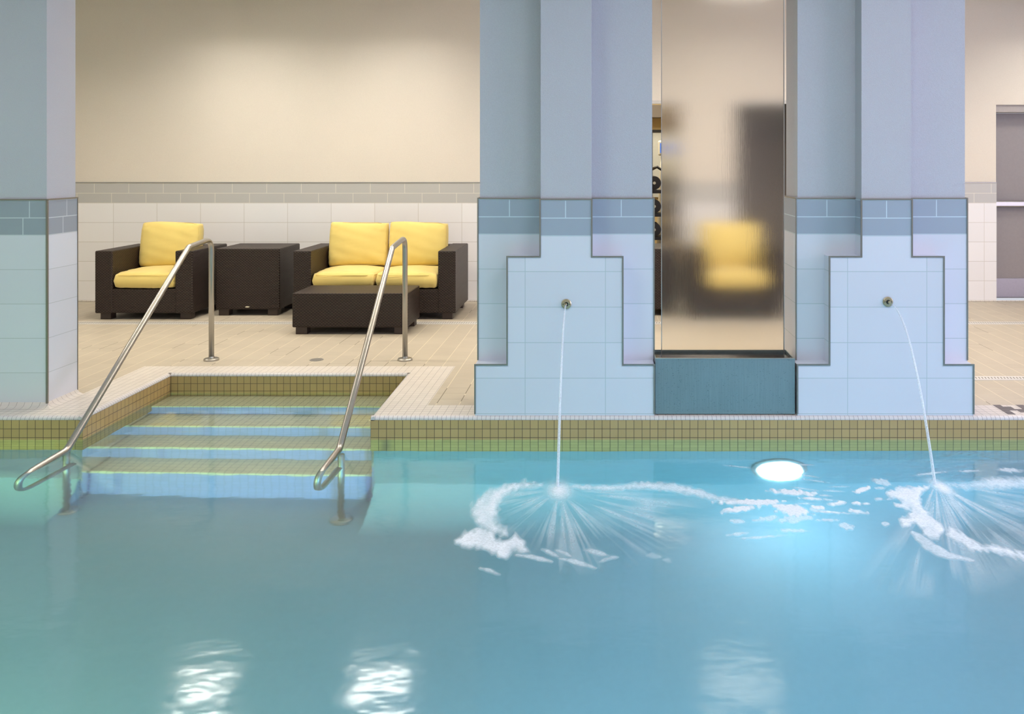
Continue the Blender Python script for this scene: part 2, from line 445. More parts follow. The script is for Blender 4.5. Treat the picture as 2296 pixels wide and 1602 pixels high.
struct(MB().box(XL-.2, XL, YN-.2, YF+.2, FLOORZ, 0).build('wall_pool_end_left', 'plaster'))
struct(MB().box(XR, XR+.2, YN-.2, YF+.2, FLOORZ, 0).build('wall_pool_end_right', 'plaster'))
struct(MB().box(XL, XR, -3, YN-.2, -.2, 0).build('floor_near', 'deck'))
# steps under water: one flight, each step a tread slab with a riser coloured by pool light
steps = empty('pool_steps', ((RL0+RR0)/2, 5.85, FLOORZ), 'submerged flight of cream steps with blue risers in the pool recess', 'steps')
IY = [6.386, 6.11, 5.845, 5.605, 5.37]; D = [.08, .28, .48, .68]
for i, d in enumerate(D):
    zt = WATER-d; y0, y1 = IY[i+1], IY[i]
    zb = WATER-D[i+1] if i < 3 else FLOORZ
    yend = YB
    a = MB().box(RL0-e/2, RR0+e/2+ (RR1-RR0)*.0, y0, y1+.02, zt-.03, zt, .006)
    s_ = a.build('tread', 'tread'); s_.parent = steps; s_.matrix_parent_inverse = Matrix.Translation(steps.location).inverted()
    a = MB().box(RL0-e/2, RR0+e/2, y0+.004, y0+.06, zb, zt-.008)
    s_ = a.build('riser', 'riser'); s_.parent = steps; s_.matrix_parent_inverse = Matrix.Translation(steps.location).inverted()
    s_['label'] = 'blue riser'
# water body
mb = MB()
mb.prism([(XL, YN), (XR, YN), (XR, YF+.005), (RR0+.005, YF+.005), (RR1+.005, YB+.005), (RL1-.005, YB+.005), (RL0-.005, YF+.005), (XL, YF+.005)], FLOORZ-.05, WATER, 'z')
o = mb.build('pool_water', 'water'); tag(o, 'clear turquoise pool water filling the basin and covering the steps', 'water', kind='stuff')

# back wall with two gym openings and the door opening
ZW = 1.285
OPEN = [(.15, .90, 2.18), (1.457, 2.75, 2.18), (4.305, 5.6, 2.134)]
def wallsegs(z0, z1, y0=BW, y1=BW+.25, opens=OPEN):
    b = MB(); x = XL
    for a, c, zt in opens:
        if z0 < zt:
            if a > x: b.box(x, a, y0, y1, z0, min(z1, zt))
            x = c
    if x < XR: b.box(x, XR, y0, y1, z0, min(z1, 2.134 if z0 > 1 else z1))
    return b
b = wallsegs(ZW, 2.134); 
for a, c, zt in OPEN:
    if zt > 2.134: pass
b.box(XL, .15, BW, BW+.25, 2.134, 2.18); b.box(.90, 1.457, BW, BW+.25, 2.134, 2.18); b.box(2.75, XR, BW, BW+.25, 2.134, 2.18)
b.box(XL, XR, BW, BW+.25, 2.18, ZC)
struct(b.build('wall_back', 'stucco_beige'))
b = MB(); x = XL
for a, c, zt in OPEN+[(XR, XR, 0)]:
    if a > x: b.box(x, a, BW-.012, BW+.25, 0, ZW)
    x = c
struct(b.build('wall_back_tiled', 'wains_back'))
b = MB(); x = XL
for a, c, zt in OPEN+[(XR, XR, 0)]:
    if a > x: b.box(x, a, BW-.018, BW, ZW, ZW+.009)
    x = c
struct(b.build('trim_1', 'trim_grey'))
struct(MB().box(XL, XR, BW-.03, BW-.012, 0, .012, .004).build('baseboard_back', 'coping'))
struct(MB().box(XL, XR, -1.6, 12.5, ZC, ZC+.1).build('ceiling', 'ceiling'))
struct(MB().box(XL-.2, XL, -3, 12.5, 0, ZC).build('wall_left', 'stucco_beige'))
b = MB().box(XR, XR+.2, -3, .5, 0, ZC).box(XR, XR+.2, 5.3, 12.5, 0, ZC).box(XR, XR+.2, .5, 5.3, 0, .5).box(XR, XR+.2, .5, 5.3, 3.3, ZC)
struct(b.build('wall_right', 'stucco_blue'))
wf = struct(MB().box(XR-.02, XR+.1, .5, 5.3, .5, .58).box(XR-.02, XR+.1, .5, 5.3, 3.22, 3.3).box(XR-.02, XR+.1, .5, .58, .58, 3.22).box(XR-.02, XR+.1, 5.22, 5.3, .58, 3.22).build('window_1', 'white_plastic'))  # frame of the added, unseen window
# openings: pale head frames
for i, (a, c, zt) in enumerate(OPEN[:2]):
    b = MB().box(a, c, BW-.012, BW+.06, zt-.035, zt).box(a, a+.02, BW-.005, BW+.06, 0, zt-.035).box(c-.02, c, BW-.005, BW+.06, 0, zt-.035)
    struct(b.build('window_%d' % (i+2), 'white_plastic'))
# gym room beyond
struct(MB().box(-.6, 3.6, 13.2, 13.3, 0, 3.2).build('wall_gym_back', 'gym_wall'))
struct(MB().box(-.7, -.6, BW+.25, 13.3, 0, 3.2).build('wall_gym_left', 'gym_wall'))
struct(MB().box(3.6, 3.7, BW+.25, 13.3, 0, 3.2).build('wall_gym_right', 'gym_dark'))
struct(MB().box(-.6, 3.6, BW+.25, 13.3, -.1, .001).build('floor_gym', 'gym_dark'))
struct(MB().box(-.6, 3.6, BW+.25, 13.2, 2.95, 3.05).build('ceiling_gym', 'ceiling'))
struct(MB().box(.15, 1.2, 12.9, 13.15, 2.16, 2.34).build('trim_2', 'gym_dark'))
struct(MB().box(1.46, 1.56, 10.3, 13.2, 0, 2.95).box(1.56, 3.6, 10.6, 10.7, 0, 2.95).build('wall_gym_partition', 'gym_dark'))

# door in the right-hand wall
o = struct(MB().box(4.305, 5.6, BW+.16, BW+.205, .012, 2.05).build('door_1', 'door'))
struct(MB().box(4.305, 5.6, BW+.02, BW+.20, 2.055, 2.134).box(4.28, 4.306, BW+.10, BW+.25, 0, 2.134).build('door_frame', 'door_frame')).parent = o
MB().box(4.33, 5.55, BW+.145, BW+.16, .02, .23, .003).build('kick_plate', 'kick', o)
MB().box(4.33, 5.5, BW+.09, BW+.16, 1.02, 1.085, .012).build('push_bar', 'steel', o)

# pillars ------------------------------------------------------------
def bar_path(b, pts, y0, y1, w):                  # square bars along an axis-aligned x/z path
    for (xa, za), (xb, zb) in zip(pts[:-1], pts[1:]):
        if abs(za-zb) < 1e-6: b.box(min(xa, xb)-w/2, max(xa, xb)+w/2, y0, y1, za-w/2, za+w/2)
        else: b.box(xa-w/2, xa+w/2, y0, y1, min(za, zb)+w/2, max(za, zb)-w/2)
WH_POOL_LIT = (.67, .69, .77); GR_POOL_LIT = (.34, .385, .46)  # pillar tile white and grey, tinted with the pool's blue light
def stepped_pillar(base0, base1, sh0, sh1, co0, co1, b0, b1, joints, label, jointsb):
    cx = (base0+base1)/2
    r = empty('stepped_pillar', (cx, 5.55, 0), label, 'pillar')
    inv = Matrix.Translation(r.location).inverted()
    def P(o): o.parent = r; o.matrix_parent_inverse = inv; return o
    z1, z2 = .302, .944
    YP, YY, YK = 5.32, 5.45, 5.80
    M['wp'] = wainscot('pillar_front_tile', *joints, white=WH_POOL_LIT, grey=GR_POOL_LIT, grout=(.58, .68, .74), slim=(.47, .54, .58))
    prof = [(base0, .001), (base1, .001), (base1, z1), (sh1, z1), (sh1, z2), (co1, z2), (co1, ZW), (co0, ZW), (co0, z2), (sh0, z2), (sh0, z1), (base0, z1)]
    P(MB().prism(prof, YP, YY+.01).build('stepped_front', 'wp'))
    M['wb'] = wainscot('pillar_body_tile', *jointsb, yo=.2, white=WH_POOL_LIT, grey=GR_POOL_LIT, grout=(.58, .68, .74), slim=(.47, .54, .58))
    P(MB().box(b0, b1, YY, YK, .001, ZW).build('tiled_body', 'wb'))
    b = MB(); w = .009
    bar_path(b, [(base0, .0055), (base0, z1), (sh0, z1), (sh0, z2), (co0, z2), (co0, ZW), (co1, ZW), (co1, z2), (sh1, z2), (sh1, z1), (base1, z1), (base1, .0055)], YP-.004, YP+.006, w)
    P(b.build('step_trim', 'trim_metal'))
    b = MB(); w = .008
    bar_path(b, [(b0, z1-.004), (b0, ZW), (co0, ZW)], YY-.004, YY+.005, w); bar_path(b, [(co1, ZW), (b1, ZW), (b1, z1-.004)], YY-.004, YY+.005, w)
    b.box(b0-.004, b0+.004, YY+.005, YK, ZW-.004, ZW+.005).box(b1-.004, b1+.004, YY+.005, YK, ZW-.004, ZW+.005)
    P(b.build('body_trim', 'trim_metal'))
    P(MB().box(b0+.011, b1-.011, YY+.010, YK-.01, ZW, ZC).build('plaster_shaft', 'stucco_blue'))
    P(MB().box(co0+.003, co1-.003, YP+.010, YY+.02, ZW, ZC).build('plaster_rib', 'stucco_blue'))
    return r
X5 = lambda x: (x-CX)*5.32/F
XB = lambda x: (x-CX)*5.45/F
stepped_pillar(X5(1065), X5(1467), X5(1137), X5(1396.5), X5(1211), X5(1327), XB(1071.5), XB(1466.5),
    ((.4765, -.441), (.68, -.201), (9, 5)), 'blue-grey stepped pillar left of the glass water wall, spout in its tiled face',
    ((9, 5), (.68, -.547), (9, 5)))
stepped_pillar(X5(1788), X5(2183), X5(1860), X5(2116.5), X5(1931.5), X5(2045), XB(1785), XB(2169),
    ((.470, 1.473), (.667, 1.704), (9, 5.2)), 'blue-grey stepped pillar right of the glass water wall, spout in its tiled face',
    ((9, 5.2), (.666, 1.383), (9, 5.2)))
# plain pillar at the left
r = empty('square_pillar', (-3.8, 5.65, 0), 'plain square tiled pillar at the left edge beside the steps', 'pillar')
inv = Matrix.Translation(r.location).inverted()
def P(o): o.parent = r; o.matrix_parent_inverse = inv; return o
LX, LY, LK = -3.388, 5.50, 5.82; ZL = 1.273
M['wl'] = wainscot('left_pillar_tile', (9, 5), (.40, -3.497), (.40, 5.663), zoff=-.010, white=(.66, .67, .72), grey=(.30, .33, .38), grout=(.55, .60, .63), slim=(.50, .52, .54))  # bluish tile tone carries some pool light here too
P(MB().box(-4.25, LX, LY, LK, .012, ZL).build('tiled_body', 'wl'))
b = MB().box(LX-.006, LX+.005, LY-.005, LY+.006, .012, ZL).box(-4.25, LX+.005, LY-.005, LY+.004, ZL-.002, ZL+.007).box(LX-.004, LX+.005, LY, LK, ZL-.002, ZL+.007).box(LX-.004, LX+.003, LK-.004, LK+.002, .012, ZL)
P(b.build('corner_trim', 'trim_metal'))
P(MB().box(-4.24, LX-.008, LY+.008, LK-.01, ZL, ZC).build('plaster_shaft', 'stucco_blue'))
# cove tiles around its foot
cv = [(0, .001), (.055, .001), (.03, .005), (.012, .014), (0, .032)]
b2 = MB(); rings = []
pr = cv + [(0, .001)]
for (x, y), (dx, dy) in (((-4.25, LY), (0, -1)), ((LX, LY), (1, -1)), ((LX, LK), (1, 0))):
    rings.append([b2.bm.verts.new((x+dx*a, y+dy*a, z)) for a, z in cv])
fs = []
for r0, r1 in zip(rings[:-1], rings[1:]):
    for k in range(len(cv)): fs.append(b2.bm.faces.new((r0[k], r1[k], r1[(k+1) % len(cv)], r0[(k+1) % len(cv)])))
fs += [b2.bm.faces.new(rings[0]), b2.bm.faces.new(rings[-1])]
bmesh.ops.recalc_face_normals(b2.bm, faces=fs)
P(b2.build('cove_base', 'coping'))

# dark letter N in the coping at the right
b = MB(); zt = .0022
b.box(2.435, 2.482, 5.344, 5.553, .0005, zt); b.box(2.4835, 2.529, 5.430, 5.512, .0005, zt)
b.box(2.5305, 2.5755, 5.386, 5.458, .0005, zt); b.box(2.577, 2.624, 5.344, 5.553, .0005, zt)
tag(b.build('tile_letter', 'glyph'), 'dark grey letter N laid in white coping tiles at the right', 'letter')

# trench drains
def trench(x0, x1, y0, y1, label):
    r = empty('trench_drain', ((x0+x1)/2, (y0+y1)/2, 0), label, 'drain', 'white strip drains across the deck')
    inv = Matrix.Translation(r.location).inverted()
    o = MB().box(x0, x1, y0, y1, 0.0, .004).build('grate', 'white_plastic', r); o.matrix_parent_inverse = inv
    b = MB(); x = x0+.01; n = 0
    while x < x1-.02:
        b.prism([(x, y0+.03), (x+.008, y0+.03), (x+.015, y1-.03), (x+.007, y1-.03)], .0042, .0048, 'z'); x += .022
    o = b.build('slots', 'slot', r); o.matrix_parent_inverse = inv; o['kind'] = 'stuff'
trench(XL, XR, 8.335, 8.455, 'long white slotted strip drain across the deck beside the wicker furniture')
trench(1.9, XR, 6.19, 6.29, 'white slotted strip drain at the right, nearer the pool')
# round floor drain
r = empty('floor_drain', (-2.155, 6.83, 0), 'small round grey drain grate in the deck behind the steps', 'drain')
MB().lathe([(.052, 0), (.052, .003), (.043, .0035)], (0, 0, 0), seg=32).build('rim', 'trim_grey', r, smooth=False)
MB().lathe([(.043, 0), (.043, .0038)], (0, 0, 0), seg=32).build('sump', 'slot', r)
b = MB()
for k in range(-4, 5):
    hw = math.sqrt(max(.042**2-(k*.0095)**2, 1e-5)); b.box(k*.0095-.0026, k*.0095+.0026, -hw, hw, .003, .0052)
b.build('grate', 'trim_grey', r)

# ------------------------------------------------------------------ water wall
r = empty('water_basin', (.75, 5.46, 0), 'brushed steel catch basin between the two stepped pillars', 'basin')
inv = Matrix.Translation(r.location).inverted()
def P(o): o.parent = r; o.matrix_parent_inverse = inv; return o
bx0, bx1 = X5(1469.5), X5(1784)
P(MB().box(bx0, bx1, 5.335, 5.343, .004, .333, .002).box(bx0, bx1, 5.598, 5.606, .004, .333).box(bx0, bx0+.006, 5.343, 5.598, .004, .333).box(bx1-.006, bx1, 5.343, 5.598, .004, .333).build('steel_box', 'basin'))
P(MB().box(bx0, bx1, 5.332, 5.345, .333, .339).build('rim', 'steel'))
P(MB().box(bx0+.006, bx1-.006, 5.345, 5.597, .25, .318).build('dark_water', 'galv'))
r = empty('water_wall', (.755, 5.5, .318), 'tall frosted glass water wall blurring the armchair behind it', 'water wall')
inv = Matrix.Translation(r.location).inverted()
gx0, gx1 = (1484-CX)*5.5/F, (1757-CX)*5.5/F
P(MB().box(gx0, gx1, 5.497, 5.507, .318, 3.3).build('glass_sheet', 'sheet'))
P(MB().box(gx0-.004, gx0, 5.494, 5.510, .318, 3.3).build('edge_channel', 'steel'))
P(MB().box(gx1, gx1+.004, 5.494, 5.510, .318, 3.3).build('edge_channel', 'steel'))
P(MB().box(gx0-.03, gx1+.03, 5.46, 5.55, 3.3, ZC).build('header', 'steel'))

# spouts
def spout(x, z, label, tilt):
    r = empty('water_spout', (x, 5.32, z), label, 'spout')
    MB().lathe([(.0295, 0), (.0295, .006), (.026, .009), (.0135, .0095)], (0, 0, 0), 'y', 40).build('flange', 'brass', r, angle=35)
    MB().lathe([(.0125, .004), (.0125, .012), (.0095, .0125)], (0, 0, 0), 'y', 24).build('socket', 'black', r)
    MB().lathe([(.0085, .008), (.0085, .022), (.0065, .024), (.004, .0242)], (tilt*.004, 0, -.001), 'y', 20).build('nozzle', 'brass', r, angle=35)
    for sx in (-1, 1): MB().lathe([(.003, .0095), (.003, .0102)], (sx*.0195, 0, 0), 'y', 12).build('screw', 'black', r)
spout(X5(1270), 1.5-(682-HY)*5.32/F, 'round brass spout in the left stepped pillar pouring a thin jet straight down', -1)
spout(X5(1990.5), 1.5-(677-HY)*5.32/F, 'round brass spout in the right stepped pillar pouring a jet angled right', 1)
def jet(x0, z0, x1, y1, label):
    y0 = 5.285; pts = []; rs = []; h = z0-(WATER-.02)
    for k in range(41):
        t = k/40; pts.append((x0+(x1-x0)*t, y0+(y1-y0)*t, z0-h*t*t))
        rs.append(.0045+.0035*t)
    o = MB().tube(pts, rs, 10).build('water_jet', 'jet', smooth=True)
    tag(o, label, 'water jet')
jet(X5(1269), .66, pxw(1250, 1095)[0], pxw(1250, 1095)[1], 'thin falling jet of water from the left pillar spout')
jet(X5(1996), .665, pxw(2098, 1090)[0], pxw(2098, 1090)[1], 'thin falling jet of water from the right pillar spout')

# underwater lamp of the photograph; the added near-wall lights have no fixture
def pool_lamp(x, y, z, face, label, vis=True):
    r = empty('pool_lamp', (x, y, z), label, 'pool lamp')
    MB().lathe([(.165, 0), (.165, .015), (.135, .022), (.13, .012)], (0, 0, 0), 'y', 40).build('ring', 'steel', r, angle=35)
    MB().lathe([(.13, .004), (.128, .020), (.10, .027), (.001, .030)], (0, 0, 0), 'y', 40).build('lens', 'poollamp', r, smooth=True)
    if face > 0: r.rotation_euler.z = PI
pool_lamp(1.065, YF+.012, -.655, -1, 'round glowing underwater lamp in the pool wall below the right pillar')

# ceiling fixtures
for k, (x, y) in enumerate(LAMPS):
    r = empty('ceiling_light', (x, y, ZC), ['recessed square ceiling lamp, leftmost of the deck row', 'recessed square ceiling lamp, second from the left in the deck row',
        'recessed square ceiling lamp behind the glass water wall', 'recessed square ceiling lamp near the door'][k], 'ceiling light', 'square lamps over the deck')
    s = .34
    b = MB().box(-s, s, -s, -s+.03, -.26, 0).box(-s, s, s-.03, s, -.26, 0).box(-s, -s+.03, -s+.03, s-.03, -.26, 0).box(s-.03, s, -s+.03, s-.03, -.26, 0)
    b.build('frame', 'ceil_fix', r)
    MB().box(-s+.03, s-.03, -s+.03, s-.03, -.03, -.02).build('diffuser', 'lamp', r)
for k, (x, y, t_) in enumerate(FILL_PANELS):  # unseen panels added to even the deck light and brighten pillar fronts
    r = empty('panel_light', (x, y, ZC), 'long flat ceiling panel light over the %s' % ('deck' if t_ == 'w' else 'pool'), 'ceiling light', 'panel lights over the deck' if t_ == 'w' else 'panel lights over the pool')
    MB().box(-.64, .64, -.19, .19, -.045, 0, .004).build('frame', 'ceil_fix', r)
    MB().box(-.61, .61, -.16, .16, -.05, -.045).build('diffuser', 'panel', r)

# ------------------------------------------------------------------ handrails
def handrail(x, dx, label, path, px_post, ypost, yfl):
    r = empty('handrail', (x, 6.82, 0), label, 'handrail', 'stainless handrails at the pool steps')
    inv = Matrix.Translation(r.location).inverted()
    R_ = .0195
    # path in (y, z); x drifts by dx from deck to pool end
    f = lambda y: x+dx*(6.82-y)/2.1
    pts = [(f(y), y, z) for y, z in path]
    rad = [.09, .05, .10, .125, .125]
    sm = fillet(pts, rad[:len(pts)-2], 10)
    o = MB().tube(sm, R_, 18).build('rail', 'steel', r, smooth=True); o.matrix_parent_inverse = inv
    o = MB().lathe([(.056, 0), (.056, .010), (.050, .016), (.0245, .018), (.0195, .03)], (f(6.82), 6.82, 0), seg=36).build('deck_flange', 'steel', r, angle=35); o.matrix_parent_inverse = inv
    o = MB().tube([(px_post, ypost, FLOORZ), (px_post, ypost, -.20)], R_, 16).build('post', 'steel', r, smooth=True); o.matrix_parent_inverse = inv
    o = MB().lathe([(.060, 0), (.060, .012), (.052, .018), (.024, .02)], (px_post, ypost, FLOORZ), seg=36).build('floor_flange', 'steel', r, angle=35); o.matrix_parent_inverse = inv
handrail(-2.952, -.075, 'steel handrail on the left side of the steps, beside the square pillar',
    [(6.82, .01), (6.82, .925), (6.47, .893), (5.07, -.128), (4.67, -.150), (4.67, -.405), (5.13, -.42)], -3.05, 5.13, 0)
handrail(-1.479, 0.0, 'steel handrail on the right side of the steps, in front of the low table',
    [(6.82, .01), (6.82, .935), (6.40, .895), (5.10, -.128), (4.70, -.155), (4.70, -.405), (5.10, -.42)], -1.47, 5.10, 0)

# ------------------------------------------------------------------ furniture
def wbox(x0, x1, y0, y1, z0, z1): return MB().box(x0, x1, y0, y1, z0, z1, .012, 3)
def cushion(w_, d_, h_, name, parent, loc, rx=0, seed=0, crown=.03, pw=5.0):
    nx, ny = 34, 26
    bm = bmesh.new(); rnd = random.Random(seed); ph = [rnd.uniform(0, 6.28) for _ in range(8)]
    def sq(t):                                    # push samples to the borders
        return math.copysign(abs(t)**.75, t)
    top, bot = {}, {}
    for i in range(nx+1):
        for j in range(ny+1):
            u, v = sq(2*i/nx-1), sq(2*j/ny-1)
            ed = (1-abs(u)**pw)*(1-abs(v)**pw); ed = max(ed, 0)**(.15 if pw > 8 else .30)
            # rounded-rectangle outline
            k = 1-.03*(abs(u)*abs(v))**4
            pin = 1-.035*(1-abs(u)**2)*abs(v)**8*0
            x, y = u*w_/2*k, v*d_/2*k
            wr = .0016*math.sin(u*9+ph[0]+2*math.sin(v*4+ph[1]))*(1-ed*.4)+.0015*math.sin(v*13+u*5+ph[2])
            wr += .0045*math.sin(26*v+ph[4]+3*u)*abs(u)**6 + .003*math.sin(30*u+ph[5]+2*math.sin(5*u))*abs(v)**5
            y += .009*v*math.cos(2.0*u+ph[6])
            corner = (abs(u)*abs(v))**3
            wr += corner*.008*math.sin(22*(u-v)+ph[3])
            h = h_/2*ed + crown*(1-u*u)*(1-v*v) + wr*ed
            lowc = crown*.35*(1-u*u)*(1-v*v)
            top[i, j] = bm.verts.new((x, y, h))
            if i in (0, nx) or j in (0, ny): bot[i, j] = top[i, j]
            else: bot[i, j] = bm.verts.new((x, y, -h_/2*ed-lowc+wr*ed))
    for i in range(nx):
        for j in range(ny):
            bm.faces.new((top[i, j], top[i+1, j], top[i+1, j+1], top[i, j+1]))
            bm.faces.new((bot[i, j], bot[i, j+1], bot[i+1, j+1], bot[i+1, j]))
    me = bpy.data.meshes.new(name); bm.to_mesh(me); bm.free(); me.materials.append(M['fabric'])
    for p in me.polygons: p.use_smooth = True
    o = bpy.data.objects.new(name, me); COLL.objects.link(o); o.parent = parent; o.location = loc; o.rotation_euler = (rx, 0, 0)
    # piping along the upper and lower seam
    for sgn in (1,):
        pts = []
        kk = .988 if pw > 8 else .945; a_, b_ = w_/2*kk, d_/2*kk
        for q in range(72):
            t = 2*PI*q/72; c, s = math.cos(t), math.sin(t); n_ = 7
            k = (abs(c)**n_+abs(s)**n_)**(-1/n_)
            pts.append((a_*c*k, b_*s*k, sgn*h_*.36))
        pts.append(pts[0]); pts.append(pts[1])
        MB().tube(pts, .0026, 6, False).build('piping', 'piping', o, smooth=True)
    return o
def seat_unit(name, width, depth, label, cat, n, seed, armw=.168, H=.660):
    r = empty(name, (0, 0, 0), label, cat)
    w2 = width/2; z0 = .062; zs = .295
    # origin: middle of the front edge on the floor
    arm = lambda x0, x1: wbox(x0, x1, 0, depth, z0, H)
    arm(-w2, -w2+armw).build('arm', 'wicker', r); arm(w2-armw, w2).build('arm', 'wicker', r)
    wbox(-w2+armw-.01, w2-armw+.01, 0.006, depth-.01, z0+.001, zs).build('base', 'wicker', r)
    wbox(-w2+armw-.01, w2-armw+.01, depth-.13, depth-.002, zs-.02, H-.004).build('backrest', 'wicker', r)
    for sx in (-1, 1):
        for y in (.035, depth-.135):
            x = sx*(w2-.085); MB().box(x-.05, x+.05, y, y+.1, 0, z0+.004, .004).build('foot', 'foot', r)
    iw = width-2*armw; cw = iw/n
    for k in range(n):
        cx = -iw/2+cw*(k+.5)
        cushion(cw-.004, depth-.15, .145, 'seat_cushion', r, (cx, (depth-.15)/2-.012, zs+.078), 0, seed+k, .030, 9)
        cushion(cw+.01 if n == 1 else cw-.004, .455, .17, 'back_cushion', r, (cx, depth-.235, zs+.375), math.radians(79), seed+10+k, .028, 7)
    return r
ch = seat_unit('armchair', .936, .80, 'dark brown wicker armchair with yellow cushions behind the left handrail', 'armchair', 1, 3)
ch.location = (-4.357, 8.57, 0)
c2 = copy_tree(ch); c2.location = ((1654.5-CX)*8.58/F, 8.57, 0)
tag(c2, 'dark wicker armchair with yellow cushions blurred behind the glass water wall', 'armchair')
lv = seat_unit('loveseat', 1.552, .83, 'two-seat dark wicker sofa with four yellow cushions against the tiled wall', 'sofa', 2, 20)
lv.location = (-2.152, 8.57, 0)
def wtable(name, width, depth, H, label, badge=False, z0=.062):
    r = empty(name, (0, 0, 0), label, 'table')
    wbox(-width/2, width/2, 0, depth, z0, H).build('body', 'wicker', r)
    for sx in (-1, 1):
        for y in (.02, depth-.12):
            x = sx*(width/2-.075); MB().box(x-.05, x+.05, y, y+.1, 0, z0+.004, .004).build('foot', 'foot', r)
    if badge:
        pts = [(.021*math.cos(2*PI*k/24), .0065*math.sin(2*PI*k/24)+.088) for k in range(24)]
        MB().prism(pts, -.004, .004).build('badge', 'badge', r)
    return r
t = wtable('side_table', .632, .60, .660, 'tall square wicker side table between the armchair and the sofa', True)
t.location = (-3.455, 8.80, 0)
t2 = copy_tree(t); t2.location = ((1437-CX)*8.8/F+.02, 8.80, 0); t2['label'] = 'wicker side table beside the armchair behind the glass water wall'
t = wtable('coffee_table', 1.012, .52, .3625, 'low rectangular wicker table in front of the sofa')
t.location = (-2.179, 7.83, 0)

# ------------------------------------------------------------------ gym equipment seen through the gap
r = empty('dumbbell_rack', (.5, 11.1, 0), 'black rack of dumbbells in the gym beyond the left opening', 'rack')
b = MB()
for z in (1.17, .885, .60): b.box(-.42, .52, -.16, .14, z-.04, z, .004)
b.build('shelves', 'dark', r)
for x in (-.42, .48): MB().box(x, x+.04, -.15, .15, 0, 1.2).build('upright', 'dark', r)
db = None
for zi, z in enumerate((1.17, .885, .60)):
    for k in range(4):
        x = .5-.30+k*.235
        if db is None:
            db = empty('dumbbell', (x, 11.1, z+.085), '', 'dumbbell', 'dumbbells on the gym rack')
            MB().lathe([(.06, .17), (.082, .165), (.085, .10), (.06, .09)], (0, 0, 0), 'y', 28).build('weight', 'dark', db, angle=35)
            MB().lathe([(.06, -.17), (.082, -.165), (.085, -.10), (.06, -.09)], (0, 0, 0), 'y', 28).build('weight', 'dark', db, angle=35)
            MB().lathe([(.018, .1715), (.018, .174)], (0, 0, 0), 'y', 20).build('disc', 'badge', db)
            MB().lathe([(.016, -.1), (.016, .1)], (0, 0, 0), 'y', 14).build('handle', 'steel', db); o = db
        else: o = copy_tree(db)
        o.location = (x, 11.1, z+.087)
        o['label'] = 'black round dumbbell on the %s shelf of the gym rack' % ('top', 'middle', 'bottom')[zi]
r = empty('elliptical_trainer', (.82, 12.0, 0), 'grey exercise machine with a blue screen in the gym', 'exercise machine')
MB().tube([(.0, .1, .05), (.0, .05, .7), (.02, -.05, 1.35), (.05, -.08, 1.62)], [.05, .045, .04, .05], 12).build('column', 'gym_white', r, smooth=True)
MB().box(-.04, .20, -.12, -.06, 1.60, 1.80, .02).build('console', 'gym_white', r)
MB().box(-.015, .175, -.124, -.118, 1.635, 1.765).build('screen', 'screen', r)
MB().tube([(-.12, -.1, 1.42), (-.06, -.22, 1.45), (.02, -.1, 1.40), (.1, -.22, 1.45), (.2, -.1, 1.42)], .02, 10).build('handlebar', 'dark', r, smooth=True)
MB().box(-.25, .3, -.3, .8, 0.001, .09, .02).build('base_frame', 'dark', r)
r = empty('wall_mirror', (.9, 13.17, 1.0), 'framed wall mirror in the gym behind the exercise machine', 'mirror')
MB().box(-.12, .6, 0, .02, 0, .95).build('mirror_pane', 'mirror_pane', r)
MB().box(-.15, .63, -.01, .02, .95, .99).box(-.15, -.12, -.01, .02, 0, .95).box(.6, .63, -.01, .02, 0, .95).build('frame', 'dark', r)
area('gym_light', (.5, 11.7, 2.9), (0, 0, 0), 1.2, 1.2, 60, (1, .9, .7))

# ------------------------------------------------------------------ foam
def vnoise(x, y, seed=0):
    rs = np.random.RandomState(seed); tab = rs.rand(256, 256)
    xi, yi = np.floor(x).astype(int), np.floor(y).astype(int); fx, fy = x-xi, y-yi
    fx, fy = fx*fx*(3-2*fx), fy*fy*(3-2*fy)
    g = lambda a, b_: tab[a % 256, b_ % 256]
    return (g(xi, yi)*(1-fx)+g(xi+1, yi)*fx)*(1-fy)+(g(xi, yi+1)*(1-fx)+g(xi+1, yi+1)*fx)*fy
def poly_d(px, py, pts):                           # signed distance, + inside
    pts = np.array(pts, float); d = np.full(px.shape, 1e9); ins = np.zeros(px.shape, bool)
    for i in range(len(pts)):
        a, b_ = pts[i], pts[(i+1) % len(pts)]; e_ = b_-a
        t = np.clip(((px-a[0])*e_[0]+(py-a[1])*e_[1])/(e_@e_+1e-9), 0, 1)
        d = np.minimum(d, np.hypot(px-a[0]-t*e_[0], py-a[1]-t*e_[1]))
        c = (a[1] > py) != (b_[1] > py)
        ins ^= c & (px < (b_[0]-a[0])*(py-a[1])/((b_[1]-a[1]) if b_[1] != a[1] else 1e-9)+a[0])
    return np.where(ins, d, -d)
def line_d(px, py, pts, wid):                      # tapered stroke, + inside
    best = np.full(px.shape, -1e9); n_ = len(pts)
    for i in range(n_-1):
        a, b_ = np.array(pts[i], float), np.array(pts[i+1], float); e_ = b_-a
        t = np.clip(((px-a[0])*e_[0]+(py-a[1])*e_[1])/(e_@e_+1e-9), 0, 1)
        d = np.hypot(px-a[0]-t*e_[0], (py-a[1]-t*e_[1])*1.4); s = (i+t)/(n_-1)
        w_ = wid*(.25+.75*np.sin(np.clip(s, .02, .98)*PI)); best = np.maximum(best, w_-d)
    return best
C3 = lambda L, ox, oy, s: [(ox+x/s, oy+y/s) for x, y in L]
